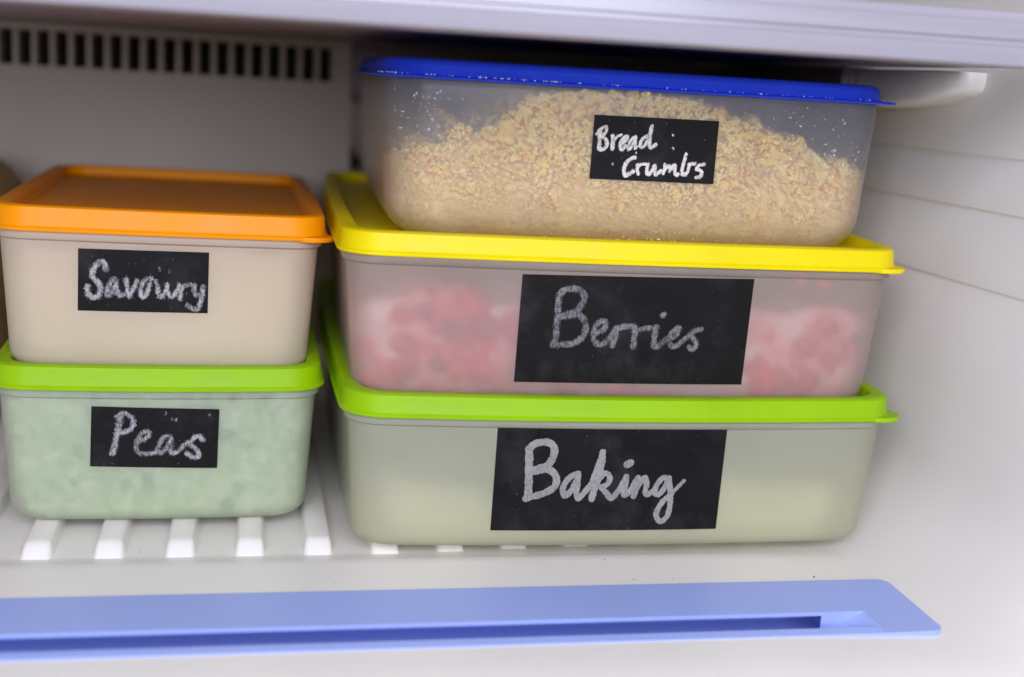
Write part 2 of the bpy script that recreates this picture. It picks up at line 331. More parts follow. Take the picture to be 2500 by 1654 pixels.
def add_box(bm, x0, x1, y0, y1, z0, z1, bev=0.0, seg=3):
    r = bmesh.ops.create_cube(bm, size=1)
    vs = r['verts']
    for v in vs:
        v.co = Vector(((x0 + x1) / 2 + v.co.x * (x1 - x0), (y0 + y1) / 2 + v.co.y * (y1 - y0), (z0 + z1) / 2 + v.co.z * (z1 - z0)))
    if bev:
        es = list({e for v in vs for e in v.link_edges})
        bmesh.ops.bevel(bm, geom=es, offset=bev, segments=seg, profile=0.5, affect='EDGES')

NC, NS = 8, 14
def loop_pts(hx, hy, r, bow, z):
    """rounded rectangle, sides bowed outwards; counter-clockwise from the front-left, front is -y"""
    pts = []
    fx = lambda x: bow * max(0, 1 - (x / max(1e-6, hx - r)) ** 2)
    fy = lambda y: bow * 0.6 * max(0, 1 - (y / max(1e-6, hy - r)) ** 2)
    for i in range(NS):
        x = -hx + r + (2 * hx - 2 * r) * i / NS
        pts.append((x, -hy - fx(x), z))
    for i in range(NC):
        a = -math.pi / 2 + math.pi / 2 * i / NC
        pts.append((hx - r + r * math.cos(a), -hy + r + r * math.sin(a), z))
    for i in range(NS):
        y = -hy + r + (2 * hy - 2 * r) * i / NS
        pts.append((hx + fy(y), y, z))
    for i in range(NC):
        a = math.pi / 2 * i / NC
        pts.append((hx - r + r * math.cos(a), hy - r + r * math.sin(a), z))
    for i in range(NS):
        x = hx - r - (2 * hx - 2 * r) * i / NS
        pts.append((x, hy + fx(x) * 0.5, z))
    for i in range(NC):
        a = math.pi / 2 + math.pi / 2 * i / NC
        pts.append((-hx + r + r * math.cos(a), hy - r + r * math.sin(a), z))
    for i in range(NS):
        y = hy - r - (2 * hy - 2 * r) * i / NS
        pts.append((-hx - fy(y), y, z))
    for i in range(NC):
        a = math.pi + math.pi / 2 * i / NC
        pts.append((-hx + r + r * math.cos(a), -hy + r + r * math.sin(a), z))
    return pts

def loft(bm, loops, cap0=True, cap1=True, sc=MM):
    rows = [[bm.verts.new((p[0] * sc, p[1] * sc, p[2] * sc)) for p in L] for L in loops]
    n = len(rows[0])
    for a, b in zip(rows, rows[1:]):
        for i in range(n):
            j = (i + 1) % n
            bm.faces.new((a[i], a[j], b[j], b[i]))
    if cap0:
        bm.faces.new(list(reversed(rows[0])))
    if cap1:
        bm.faces.new(rows[-1])

def dims(b, z):
    s = z / b['H']
    return (b['hxb'] + (b['hxt'] - b['hxb']) * s, b['hyb'] + (b['hyt'] - b['hyb']) * s)

def inset_at(b, z):
    rb = b['rb']
    if z >= rb:
        return 0.0
    t = 1 - z / rb
    return rb * (1 - math.sqrt(max(0, 1 - t * t)))

def tub_loop(b, z, off=0.0, bowk=1.0):
    hx, hy = dims(b, z)
    k = inset_at(b, z) + off
    return loop_pts(hx - k, hy - k, max(1.0, b['rc'] - k * 0.5), b['bow'] * bowk * (1 - min(1, inset_at(b, z) / b['rb']) * .5), z)

def front_y(b, x, z):
    hx, hy = dims(b, z)
    fx = min(1, abs(x) / (hx - b['rc']))
    return -(hy + b['bow'] * (1 - fx * fx)) + inset_at(b, z)

def make_tub(b, mat, root):
    bm = bmesh.new()
    H, rb = b['H'], b['rb']
    L = []
    for i in range(8):
        a = math.radians(6 + 84 * i / 7)
        L.append(tub_loop(b, rb * (1 - math.sin(a + 0) if False else 1 - math.cos(a)) if False else rb * (1 - math.cos(a))))
    L[0] = tub_loop(b, 0.03)
    nz = 6
    for i in range(1, nz + 1):
        z = rb + (H - 3.2 - rb) * i / nz
        L.append(tub_loop(b, z))
    # rim collar: a slightly prouder band under the lid, then up inside the lid
    if b['col'] == 'blue':
        L.append(tub_loop(b, H + 0.2, 0.5))
        L.append(tub_loop(b, H + 2.6, 1.6))
    else:
        L.append(tub_loop(b, H - 2.9, -0.5))
        L.append(tub_loop(b, H - 2.5, -1.15))
        L.append(tub_loop(b, H - 0.6, -1.35))
        L.append(tub_loop(b, H + 0.2, -1.0))
        L.append(tub_loop(b, H + 3.0, -0.4))
        L.append(tub_loop(b, H + 3.2, 0.8))
    loft(bm, L, True, False)
    return from_bm('tub', bm, mat, root, angle=50)

def make_lid(b, mat, root, nat=False):
    H, lh, ov, rw = b['H'], b['lidh'], b['ov'], b['rimw']
    bm = bmesh.new()
    z0, z1 = H + 0.3, H + 0.3 + lh
    hx, hy = dims(b, H)
    def lp(off, z):
        r = max(2, b['rc'] + ov + off * 0.6)
        if b['col'] == 'blue' and off > 0.6:
            r = 9.0
        return loop_pts(hx + ov + off, hy + ov + off, r, b['bow'], z)
    if b['col'] == 'blue':
        fl = 2.2
        prof = [(-1.6, z0 + .4), (fl - .4, z0), (fl, z0 + .35), (fl - .3, z0 + .8), (0.4, z0 + 1.2), (0.1, z0 + 1.7), (-0.15, z1 - 2.4), (-0.6, z1 - 1.1), (-1.5, z1 - .3), (-2.8, z1),
                (-rw, z1 - .1), (-rw - 1.2, z1 - .7), (-rw - 1.8, z1 - 2.6)]
    else:
        prof = [(-1.6, z0), (0.75, z0 - .1), (1.0, z0 + .35), (0.95, z0 + .9), (0.3, z0 + 1.4), (0.1, z0 + 1.9), (-0.35, z1 - 1.6), (-0.6, z1 - .6), (-1.4, z1 - .12), (-2.4, z1),
                (-rw + 1.2, z1), (-rw + .3, z1 - .2), (-rw, z1 - .7), (-rw - .5, z1 - 3.6), (-rw - 1.2, z1 - 4.2)]
    L = [lp(o, z) for o, z in prof]
    zz = prof[-1][1]
    # sag the recessed panel a little towards the middle
    base = L[-1]
    for k in (0.75, 0.45, 0.15):
        L.append([(p[0] * k, p[1] * k, zz - 0.25 * (1 - k)) for p in base])
    # underside: close a thin shell from the skirt
    under = [(p[0], p[1], p[2]) for p in lp(-1.75, z1 - 2.2)]
    L.insert(0, under)
    loft(bm, L, False, True)
    lid = from_bm('lid', bm, mat, root, angle=35)
    if b['tab']:
        bm = bmesh.new()
        # pull tab: a rounded tongue growing out of the bottom lip at the right front corner
        cx, cy = hx + ov - b['rc'] * .55, -hy - ov + b['rc'] * .62
        out = []
        N = 36
        R0 = b['rc'] * .62 + .6
        ext = b['tab'] + b['rc'] * .55 - R0
        for i in range(N):
            a = 2 * math.pi * i / N
            d = max(0, math.cos(a - math.radians(-8)))
            r = R0 + ext * d ** 3
            if b['col'] == 'yellow':
                r = R0 + ext * d ** 8
            out.append((cx + r * math.cos(a), min(cy + r * math.sin(a), 999), 0))
        def ring(s, z):
            return [(cx + (p[0] - cx) * s, max(cy + (p[1] - cy) * s, -hy - ov - .9), z) for p in out]
        loft(bm, [ring(.97, z0 - .5), ring(1, z0 - .15), ring(1.0, z0 + .7), ring(.97, z0 + 1.15), ring(.6, z0 + 1.4)], True, True)
        from_bm('pull_tab', bm, mat, lid, angle=35)
    return lid

def spline(pts, step):
    P = [np.array(p, float) for p in pts]
    if len(P) == 2:
        n = max(2, int(np.linalg.norm(P[1] - P[0]) / step) + 1)
        return [P[0] + (P[1] - P[0]) * i / n for i in range(n + 1)]
    Q = [2 * P[0] - P[1]] + P + [2 * P[-1] - P[-2]]
    out = []
    for i in range(1, len(Q) - 2):
        a, b_, c, d = Q[i - 1:i + 3]
        n = max(2, int(np.linalg.norm(c - b_) / step) + 1)
        for k in range(n):
            t = k / n
            out.append(0.5 * (2 * b_ + (c - a) * t + (2 * a - 5 * b_ + 4 * c - d) * t * t + (3 * b_ - a - 3 * c + d) * t ** 3))
    out.append(P[-1])
    return out

def make_label(key, b, root):
    q = [np.array(p) for p in LABELS[key]['quad']]   # TL TR BR BL in tub x,z (mm)
    def at(u, v):
        top = q[0] + (q[1] - q[0]) * u
        bot = q[3] + (q[2] - q[3]) * u
        p = bot + (top - bot) * v
        return p
    def co(u, v, off):
        p = at(u, v)
        return (p[0] * MM, (front_y(b, p[0], p[1]) - off) * MM, p[1] * MM)
    W = np.linalg.norm(q[1] - q[0]); Hh = np.linalg.norm(q[0] - q[3])
    bm = bmesh.new()
    nu, nv = 24, 10
    g = [[bm.verts.new(co(i / nu, j / nv, 0.32)) for i in range(nu + 1)] for j in range(nv + 1)]
    for j in range(nv):
        for i in range(nu):
            bm.faces.new((g[j][i], g[j][i + 1], g[j + 1][i + 1], g[j + 1][i]))
    # edge thickness
    per = [(i, 0) for i in range(nu)] + [(nu, j) for j in range(nv)] + [(i, nv) for i in range(nu, 0, -1)] + [(0, j) for j in range(nv, 0, -1)]
    low = {ij: bm.verts.new(co(ij[0] / nu, ij[1] / nv, 0.06)) for ij in per}
    for a, c in zip(per, per[1:] + per[:1]):
        bm.faces.new((g[a[1]][a[0]], low[a], low[c], g[c[1]][c[0]]))
    st = from_bm('label_sticker', bm, STICKER, root, angle=50)
    # chalk strokes as one grainy-edged skin on the sticker, built on a fine grid
    cell = 0.16
    nx, ny = int(W / cell), int(Hh / cell)
    U, V = np.meshgrid((np.arange(nx) + .5) / nx, (np.arange(ny) + .5) / ny)
    X, Z = U * W, V * Hh
    rng = np.random.default_rng(hash(key) % 1000 if False else len(key) * 77 + 5)
    field = np.full(X.shape, -9.0)
    for w, pts in LABELS[key]['strokes']:
        path = spline([(u * W, v * Hh) for u, v in pts], 0.25)
        ph = rng.uniform(0, 6)
        for k, p in enumerate(path):
            r = w / 2 * (1 + 0.07 * math.sin(k * .35 + ph) + 0.04 * math.sin(k * .9 + ph * 2))
            i0, i1 = max(0, int((p[0] - r - .4) / cell)), min(nx, int((p[0] + r + .4) / cell) + 2)
            j0, j1 = max(0, int((p[1] - r - .4) / cell)), min(ny, int((p[1] + r + .4) / cell) + 2)
            if i0 >= i1 or j0 >= j1:
                continue
            d = r - np.hypot(X[j0:j1, i0:i1] - p[0], Z[j0:j1, i0:i1] - p[1])
            field[j0:j1, i0:i1] = np.maximum(field[j0:j1, i0:i1], d)
    rough = {'Baking': .05, 'Berries': .22, 'Bread': .10, 'Savoury': .26, 'Peas': .26}[key]
    field = field + rng.normal(0, rough, X.shape)
    if key in ('Peas', 'Savoury', 'Berries'):
        # chalk skips over the grain
        gr = rng.normal(0, 1, X.shape)
        gr = (gr + np.roll(gr, 1, 0) + np.roll(gr, 2, 0) + np.roll(gr, -1, 0)) / 2
        field = np.where(gr > (1.75 if key != 'Berries' else 1.9), -1, field)
    mask = field > 0
    # loose flecks of chalk dust
    for _ in range(14):
        i, j = rng.integers(2, nx - 4), rng.integers(2, ny - 4)
        mask[j:j + rng.integers(1, 3), i:i + 1] = True
    vid = {}
    verts, faces = [], []
    def vv(i, j):
        if (i, j) not in vid:
            vid[(i, j)] = len(verts)
            verts.append(co(i / nx, j / ny, 0.40))
        return vid[(i, j)]
    for j, i in zip(*np.nonzero(mask)):
        faces.append((vv(i, j), vv(i + 1, j), vv(i + 1, j + 1), vv(i, j + 1)))
    me = bpy.data.meshes.new('chalk_writing')
    me.from_pydata(verts, [], faces)
    link('chalk_writing', me, CHALK[key], st, smooth=True, angle=60)
    return st

ICO = {}
def ico(sub):
    if sub not in ICO:
        bm = bmesh.new()
        bmesh.ops.create_icosphere(bm, subdivisions=sub, radius=1)
        bm.verts.ensure_lookup_table()
        ICO[sub] = (np.array([v.co[:] for v in bm.verts]), np.array([[v.index for v in f.verts] for f in bm.faces]))
        bm.free()
    return ICO[sub]

class Lumps:
    """many irregular little bodies gathered into one mesh"""
    def __init__(self, seed):
        self.v, self.f, self.n = [], [], 0
        self.rng = np.random.default_rng(seed)
    def add(self, p, r, sub=1, jag=0.22, squash=0.25):
        V, F = ico(sub)
        rng = self.rng
        s = 1 + rng.uniform(-squash, squash, 3)
        A = V * s * (1 + rng.normal(0, jag, (len(V), 1)).clip(-.5, .5))
        q = rng.normal(size=4); q /= np.linalg.norm(q)
        w, x, y, z = q
        R = np.array([[1 - 2 * (y * y + z * z), 2 * (x * y - z * w), 2 * (x * z + y * w)], [2 * (x * y + z * w), 1 - 2 * (x * x + z * z), 2 * (y * z - x * w)], [2 * (x * z - y * w), 2 * (y * z + x * w), 1 - 2 * (x * x + y * y)]])
        A = A @ R.T * r + np.array(p)
        self.v.append(A * MM)
        self.f.append(F + self.n)
        self.n += len(V)
    def build(self, name, mat, smooth=True):
        me = bpy.data.meshes.new(name)
        v = np.concatenate(self.v); f = np.concatenate(self.f)
        me.from_pydata(v.tolist(), [], f.tolist())
        return link(name, me, mat, None, smooth, 75)

def make_box(key, tubmat, label):
    b = BOX[key]
    root = empty('storage_box', tuple(v * MM for v in b['loc']), (0, math.radians(b['roll']), math.radians(b['yaw'])))
    tag(root, label, 'storage box', 'lidded storage boxes stacked in the freezer')
    make_tub(b, tubmat, root)
    make_lid(b, LIDS[b['col']], root)
    make_label(key, b, root)
    return root

def place_like(o, key):
    b = BOX[key]
    o.location = tuple(v * MM for v in b['loc'])
    o.rotation_euler = (0, math.radians(b['roll']), math.radians(b['yaw']))
    return o

# ------------------------------------------------------------------ the freezer
FZ = -0.1665          # floor
def wall_x(y, z):
    """right wall: draft towards the back, flare at the mouth, two faint moulded ledges"""
    x = 0.2555 - (y - 0.38) * 0.05
    if y < 0.37:
        x += (0.37 - y) ** 2 * 3.0
    return x

def liner():
    ys = [0.24, 0.27, 0.30, 0.32, 0.335, 0.3468, 0.3478, 0.365, 0.3862, 0.3872, 0.40, 0.412, 0.4165, 0.4178, 0.4245, 0.426, 0.43, 0.46, 0.50, 0.55, 0.60, 0.66, 0.70, 0.74, 0.772, 0.78]
    bm = bmesh.new()
    rows = []
    for y in ys:
        z0 = FZ
        if y < 0.33:
            z0 -= (0.33 - y) ** 2 * 4.5
        zw = z0
        if y < 0.417:
            z0 += 0.0012
        elif y < 0.42:
            z0 += 0.0010
        back = 0.0
        if y > 0.77:
            back = (y - 0.77) * 1.2
        row = []
        xl = -0.275 + back
        R = 0.036
        row.append((xl, y, 0.16))
        for k in range(6):
            row.append((xl, y, 0.16 + (z0 + back + R - 0.16) * (k + 1) / 6))
        for k in range(1, 9):
            a = math.pi + math.pi / 2 * k / 8
            row.append((xl + R + R * math.cos(a), y, z0 + back + R + R * math.sin(a)))
        xr = wall_x(y, 0) - back
        for k in range(1, 25):
            x = xl + R + (0.2155 - xl - R) * k / 24
            f = min(1, max(0, (0.2155 - x) / 0.05))
            row.append((x, y, zw + (z0 - zw) * f + back - (0.018 if 0.347 < y < 0.3865 else 0)))
        row.append((0.2165, y, zw + back))
        for k in range(0, 9):
            a = -math.pi / 2 + math.pi / 2 * k / 8
            row.append((max(0.2170 + k * 1e-5, xr - R + R * math.cos(a)), y, zw + back + R + R * math.sin(a)))
        zb = zw + back + R
        zl = [(-0.10, 0)]
        for zg in (-0.0657, -0.0385, -0.0193):
            zl += [(zg - .0016, 0), (zg - .0005, .0011), (zg + .0005, .0011), (zg + .0016, 0)]
        zl += [(-0.006, 0), (0.01, 0), (0.03, 0), (0.16, 0)]
        for z, gd in zl:
            dx = .0006 + min(.0062, (z + .10) * .06) + gd
            row.append((xr + dx, y, z))
        rows.append([bm.verts.new(p) for p in row])
    for a, c in zip(rows, rows[1:]):
        for i in range(len(a) - 1):
            bm.faces.new((a[i], a[i + 1], c[i + 1], c[i]))
    bm.faces.new(rows[-1])                                    # back wall
    top = [rows[0][0], rows[0][-1]]
    # ceiling of the compartment above the shelf
    bm.faces.new([r[0] for r in rows] + [r[-1] for r in reversed(rows)])
    o = from_bm('freezer_liner', bm, LINER, None, angle=44, fix=False)
    o['kind'] = 'structure'
    # floor ribs
    x = -0.0687 - 0.02335 * 5
    while x < 0.205:
        if x > -0.21:
            rb = bmesh.new()
            w = 0.0041
            zt = 0.0045
            prof = [(0.4238, -.0004), (0.4258, zt * .30), (0.4285, zt * .78), (0.4300, zt * .95), (0.4318, zt), (0.69, zt), (0.695, -.0004)]
            cross = [(-w - .0010, 0), (-w - .0002, .8), (-w + .0008, 1), (w - .0008, 1), (w + .0002, .8), (w + .0010, 0)]
            rr = []
            ysh = min(.007, max(0, x - .05) * .07)
            for q, (y, z) in enumerate(prof):
                y += ysh if q < 5 else 0
                rr.append([rb.verts.new((x + cx, y, FZ - .0003 + (z + .0003) * cz)) for cx, cz in cross])
            for a, c in zip(rr, rr[1:]):
                for i in range(5):
                    rb.faces.new((a[i], c[i], c[i + 1], a[i + 1]))
            from_bm('rib', rb, LINER, o, angle=50)
        x += 0.02335
    # moulded ledge that carries the shelf on the right wall
    bm = bmesh.new()
    L = []
    for k, (y, prot, zb, zt) in enumerate([(0.4320, .0005, .0060, .0112), (0.4332, .0065, .0042, .0112), (0.438, .0095, .0022, .0112), (0.450, .0120, -.0008, .0112), (0.475, .0130, -.0034, .0112), (0.51, .0115, -.0030, .0112), (0.60, .010, -.0015, .0112)]):
        xw = wall_x(y, 0) + .0075
        xi = wall_x(y, 0) + .0030 - prot
        zc = (zb + zt) / 2; r = min(.0028, (zt - zb) / 2 - .0002)
        ring = [(xw, y, zb)]
        for i in range(5):
            a = -math.pi / 2 - math.pi / 2 * i / 4
            ring.append((min(xi + r + r * math.cos(a), xw - .0002), y, zb + r + r * math.sin(a)))
        ring += [(xi, y, zt - .0006), (xi + .0006, y, zt), (xw, y, zt)]
        L.append(ring)
    loft(bm, L, True, True, 1.0)
    from_bm('shelf_support', bm, LINER, o, angle=50)
    return o
WALL = liner()

# vent panel on the back wall, slots cut through it
def vent():
    root = empty('vent_panel', (-0.09, 0.70, -0.06))
    tag(root, 'beige vent panel with a row of dark upright slots on the back wall', 'vent panel')
    Y = 0.694
    x0, x1, zb, zt = -0.262, 0.0505, -0.15, 0.0124
    sx = [-0.122 + 0.0088 * k for k in range(-14, 19)]
    hw, s0, s1 = 0.0032, -0.0085, 0.0090
    xs = sorted([x0, x1] + [v for s in sx for v in (s - hw, s + hw)])
    zs = [zb, s0, s1, zt]
    bm = bmesh.new()
    hole = lambda i, j: j == 1 and any(abs((xs[i] + xs[i + 1]) / 2 - s) < 1e-4 for s in sx)
    for i in range(len(xs) - 1):
        for j in range(3):
            a, c, lo, hi = xs[i], xs[i + 1], zs[j], zs[j + 1]
            if hole(i, j):
                D = Y + 0.016
                for (p, q) in (((a, lo), (a, hi)), ((a, hi), (c, hi)), ((c, hi), (c, lo)), ((c, lo), (a, lo))):
                    bm.faces.new([bm.verts.new(v) for v in ((p[0], Y, p[1]), (q[0], Y, q[1]), (q[0], D, q[1]), (p[0], D, p[1]))])
            else:
                bm.faces.new([bm.verts.new(v) for v in ((a, Y, lo), (c, Y, lo), (c, Y, hi), (a, Y, hi))])
    bm.faces.new([bm.verts.new(v) for v in ((x1, Y, zb), (x1, Y + .088, zb), (x1, Y + .088, zt), (x1, Y, zt))])
    bmesh.ops.remove_doubles(bm, verts=bm.verts, dist=1e-6)
    o = from_bm('panel', bm, VENT, None, smooth=False)
    o.parent = root; o.matrix_parent_inverse = Matrix.Translation(-root.location)
    bm = bmesh.new()
    add_box(bm, x0 + .002, x1 - .002, Y + .0165, Y + .022, s0 - .002, s1 + .002)
    d = from_bm('duct_shade', bm, DARK, None, smooth=False)  # backing painted dark for the darkness behind the slots
    d.parent = root; d.matrix_parent_inverse = Matrix.Translation(-root.location)
    for (xc, z0, z1, w) in ((0.0540, -0.018, 0.0015, .0022), (0.0545, -0.0535, -0.0475, .0026)):
        bm = bmesh.new()
        add_box(bm, xc - w, xc + w, 0.700, 0.782, z0, z1, .0008)
        c = from_bm('clip', bm, DARK, None)  # solid dark block standing in for the shade in a recessed hole
        c.parent = root; c.matrix_parent_inverse = Matrix.Translation(-root.location)
vent()

# shelf above: milky front trim, smoked pane, clear bracket
def shelf():
    root = empty('freezer_shelf', (0, 0.366, 0.0115))
    tag(root, 'milky grey plastic shelf with a thick front trim above the boxes', 'shelf')
    inv = Matrix.Translation(-root.location)
    def put(name, bm, mat, par=root, **k):
        o = from_bm(name, bm, mat, None, **k)
        o.parent = par; o.matrix_parent_inverse = inv
        return o
    bm = bmesh.new()
    # cross-section of the trim, run along x with a mitred right end
    sec = [(0.3715, .0118), (0.3590, .0112), (0.3572, .0120), (0.3566, .0135), (0.3562, .0172), (0.3576, .0178), (0.3578, .0190), (0.3570, .0196), (0.3572, .0246), (0.3584, .0250), (0.3585, .0264), (0.3590, .0275), (0.3610, .0278), (0.3735, .0278), (0.3740, .0200)]
    xe = lambda z: 0.2440 - max(0, z - .0225) * 0.75
    L = []
    for k in range(41):
        x = -0.27 + (0.2440 + 0.27) * k / 40
        L.append([(x if k < 40 else xe(z), y, z) for y, z in sec])
    last = [(xe(z) + .0012, 0.366 + (y - .366) * .8, .0195 + (z - .0195) * .92) for y, z in sec]
    L.append(last)
    loft(bm, L, True, True, 1.0)
    put('front_trim', bm, SHELF, angle=40)
    bm = bmesh.new()
    add_box(bm, -0.27, 0.2505, 0.3745, 0.715, .0125, .0165, .0006)
    put('pane', bm, PANE_AND_SHADE)
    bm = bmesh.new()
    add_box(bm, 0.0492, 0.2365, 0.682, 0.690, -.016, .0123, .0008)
    put('rear_shade_sheet', bm, PANE_AND_SHADE)  # added dark sheet in place of shadow on the back wall above the lid
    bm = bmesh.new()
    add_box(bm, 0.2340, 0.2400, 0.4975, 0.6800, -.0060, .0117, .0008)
    put('side_rail_shade', bm, RAIL_SHADE)  # rail run back along the wall, coloured dark as the side wall's shade
    bm = bmesh.new()
    add_box(bm, 0.2338, 0.2475, 0.4952, 0.4974, -.0010, .0117, .0004)
    for x in (0.2350, 0.2374, .2425, .2455):
        add_box(bm, x - .0006, x + .0006, 0.4938, 0.4953, -.0010, .0117, .0003)
    put('side_bracket', bm, BRACKET)
shelf()

# pale blue trim strip let into the floor at the mouth, with an undercut finger slot
def strip():
    root = empty('trim_strip', (0, 0.37, FZ))
    tag(root, 'long pale blue plastic strip with a finger slot on the freezer floor front', 'trim strip')
    inv = Matrix.Translation(-root.location)
    xl, xr, yf, yb = -0.27, 0.2190, 0.3462, 0.3876
    zt = FZ + .0022
    s0, s1 = 0.3500, 0.3616         # slot, front and back edge
    xs = 0.1865
    bm = bmesh.new()
    NX = 30
    def V(x, y, z): return bm.verts.new((x, y, z))
    # plate with rounded right corners, made as four bands round the slot
    r = .004
    def band(y0, y1, xa, xb, z0=zt, z1=zt, n=NX):
        for k in range(n):
            a = xa + (xb - xa) * k / n; c = xa + (xb - xa) * (k + 1) / n
            bm.faces.new((V(a, y0, z0), V(c, y0, z0), V(c, y1, z1), V(a, y1, z1)))
    outline_x = xr
    band(s1, yb, xl, xs + .012)
    band(yf, s0, xl, xs + .012, zt - .0006, zt - .0002)
    # right end beyond the slot
    end = [(xs + .012, yf, zt - .0006)]
    for i in range(7):
        a = -math.pi / 2 + math.pi / 2 * i / 6
        end.append((xr - r + r * math.cos(a), yf + r + r * math.sin(a), zt - .0004))
    for i in range(7):
        a = math.pi / 2 * i / 6
        end.append((xr - r + r * math.cos(a), yb - r + r * math.sin(a), zt))
    end.append((xs + .012, yb, zt))
    bm.faces.new([V(*p) for p in end])
    # slot end: a ramp rising from the dark cavity to the plate
    bm.faces.new([V(*p) for p in ((xs + .005, s0, zt - .008), (xs + .012, s0, zt - .0002), (xs + .012, s1, zt), (xs - .003, s1, zt - .008))])
    # lip of the plate over the undercut and front wall of the slot
    z2 = zt - .0013
    band(s1, s1 + .022, xl, xs, z2, z2)
    for k in range(NX):
        a = xl + (xs - xl) * k / NX; c = xl + (xs - xl) * (k + 1) / NX
        a1, c1 = xl + (xs - .003 - xl) * k / NX, xl + (xs - .003 - xl) * (k + 1) / NX
        bm.faces.new((V(a1, s1, zt), V(c1, s1, zt), V(c1, s1, z2), V(a1, s1, z2)))
        bm.faces.new((V(a, s0, zt - .0002), V(c, s0, zt - .0002), V(c, s0 + .0008, zt - .012), V(a, s0 + .0008, zt - .012)))
    # cavity
    band(s0 + .0008, s1 + .022, xl, xs + .005, zt - .012, zt - .012)
    for (y0, y1, x0, x1) in ((s1 + .022, s1 + .022, xl, xs + .005),):
        bm.faces.new([V(x0, y0, zt - .012), V(x1, y0, zt - .012), V(x1, y0, z2), V(x0, y0, z2)])
    bm.faces.new([V(xs + .005, s0, zt - .012), V(xs + .005, s1 + .022, zt - .012), V(xs + .005, s1 + .022, z2), V(xs + .005, s1 + .00005, z2), V(xs + .005, s1 + .00005, zt - .008), V(xs + .005, s0, zt - .008)])
    bm.faces.new([V(xs - .003, s1, zt - .008), V(xs + .005, s0, zt - .008), V(xs + .005, s1 + .00005, zt - .008)])
    bm.faces.new([V(xs - .003, s1, zt), V(xs - .003, s1, zt - .008), V(xs + .012, s1, zt)])
    # outer edge down to the floor
    edge = [(xl, yf, zt - .0006)] + end[0:] + [(xl, yb, zt)]
    for p, q in zip(edge, edge[1:]):
        bm.faces.new((V(*p), V(*q), V(q[0] + .0002, q[1], FZ - .004), V(p[0] + .0002, p[1], FZ - .004)))
    bmesh.ops.remove_doubles(bm, verts=bm.verts, dist=2e-6)
    o = from_bm('strip', bm, STRIP, None, angle=30)
    o.parent = root; o.matrix_parent_inverse = inv
strip()

# ------------------------------------------------------------------ the boxes
T_PINK = frost('frosted_tub_savoury', lin(252, 241, 216), 0.22, rough=0.9, transl=0.55)
T_PEAS = frost('frosted_tub_peas', lin(250, 250, 230), 0.43, rough=0.75, transl=0.55)
T_BERRY = frost('frosted_tub_berries', lin(252, 238, 224), 0.48, rough=0.88, transl=0.58)
T_BAKE = frost('frosted_tub_baking', lin(247, 246, 214), 0.25, rough=0.9, transl=0.6)
T_BREAD = frost('clear_tub_crumbs', lin(240, 237, 243), 0.68, mode='rough', rough=0.36, transl=0.55, sharp=0.5)

make_box('Baking', T_BAKE, 'frosted box with lime lid and large black label reading Baking')
make_box('Berries', T_BERRY, 'frosted box of pink berries with yellow lid and label reading Berries')
make_box('Bread', T_BREAD, 'clear box of crumbs with blue lid and label reading Bread Crumbs')
make_box('Peas', T_PEAS, 'frosted box of peas with lime lid and small label reading Peas')
make_box('Savoury', T_PINK, 'frosted box with orange lid and small black label reading Savoury')

# ------------------------------------------------------------------ contents
def mass(key, name, mat, off, top, amp, label, cat, seed):
    b = BOX[key]
    bm = bmesh.new()
    L = []
    n = 10
    base = tub_loop(b, 8, off)
    def hh(x, y):
        return top(x, y) + amp * noise.noise(Vector((x * .06 + seed, y * .06, 0)))
    for k in range(n + 1):
        ring = []
        for (x, y, _) in tub_loop(b, max(1.2, b['H'] * .5 * k / n), off + .8):
            z = 1.2 + (hh(x, y) - 1.2) * k / n
            ring.append((x, y, z))
        L.append(ring)
    for k in (.94, .86, .76, .64, .5, .34, .16):
        ring = []
        for (x, y, _) in L[n]:
            ring.append((x * k, y * k, hh(x * k, y * k)))
        L.append(ring)
    loft(bm, L, True, True)
    o = from_bm(name, bm, mat, None, angle=60)
    place_like(o, key)
    tag(o, label, cat, kind='stuff')
    return o, hh

def perimeter(b, z, rng, off, front_only=.72):
    """a random spot on the inside of the front wall or the left and right walls"""
    hx, hy = dims(b, z)
    k = inset_at(b, z) + off
    hx -= k; hy -= k
    t = rng.random()
    if t < front_only:
        x = rng.uniform(-hx + .8, hx - .8)
        y = -hy
        ex = abs(x) - (hx - b['rc'])
        if ex > 0:
            y += b['rc'] - math.sqrt(max(0, b['rc'] ** 2 - ex ** 2))
        else:
            y -= b['bow'] * (1 - (x / (hx - b['rc'])) ** 2)
        return x, y
    y = rng.uniform(-hy + b['rc'], hy - b['rc'])
    return (-hx if t < front_only + (1 - front_only) * .6 else hx), y

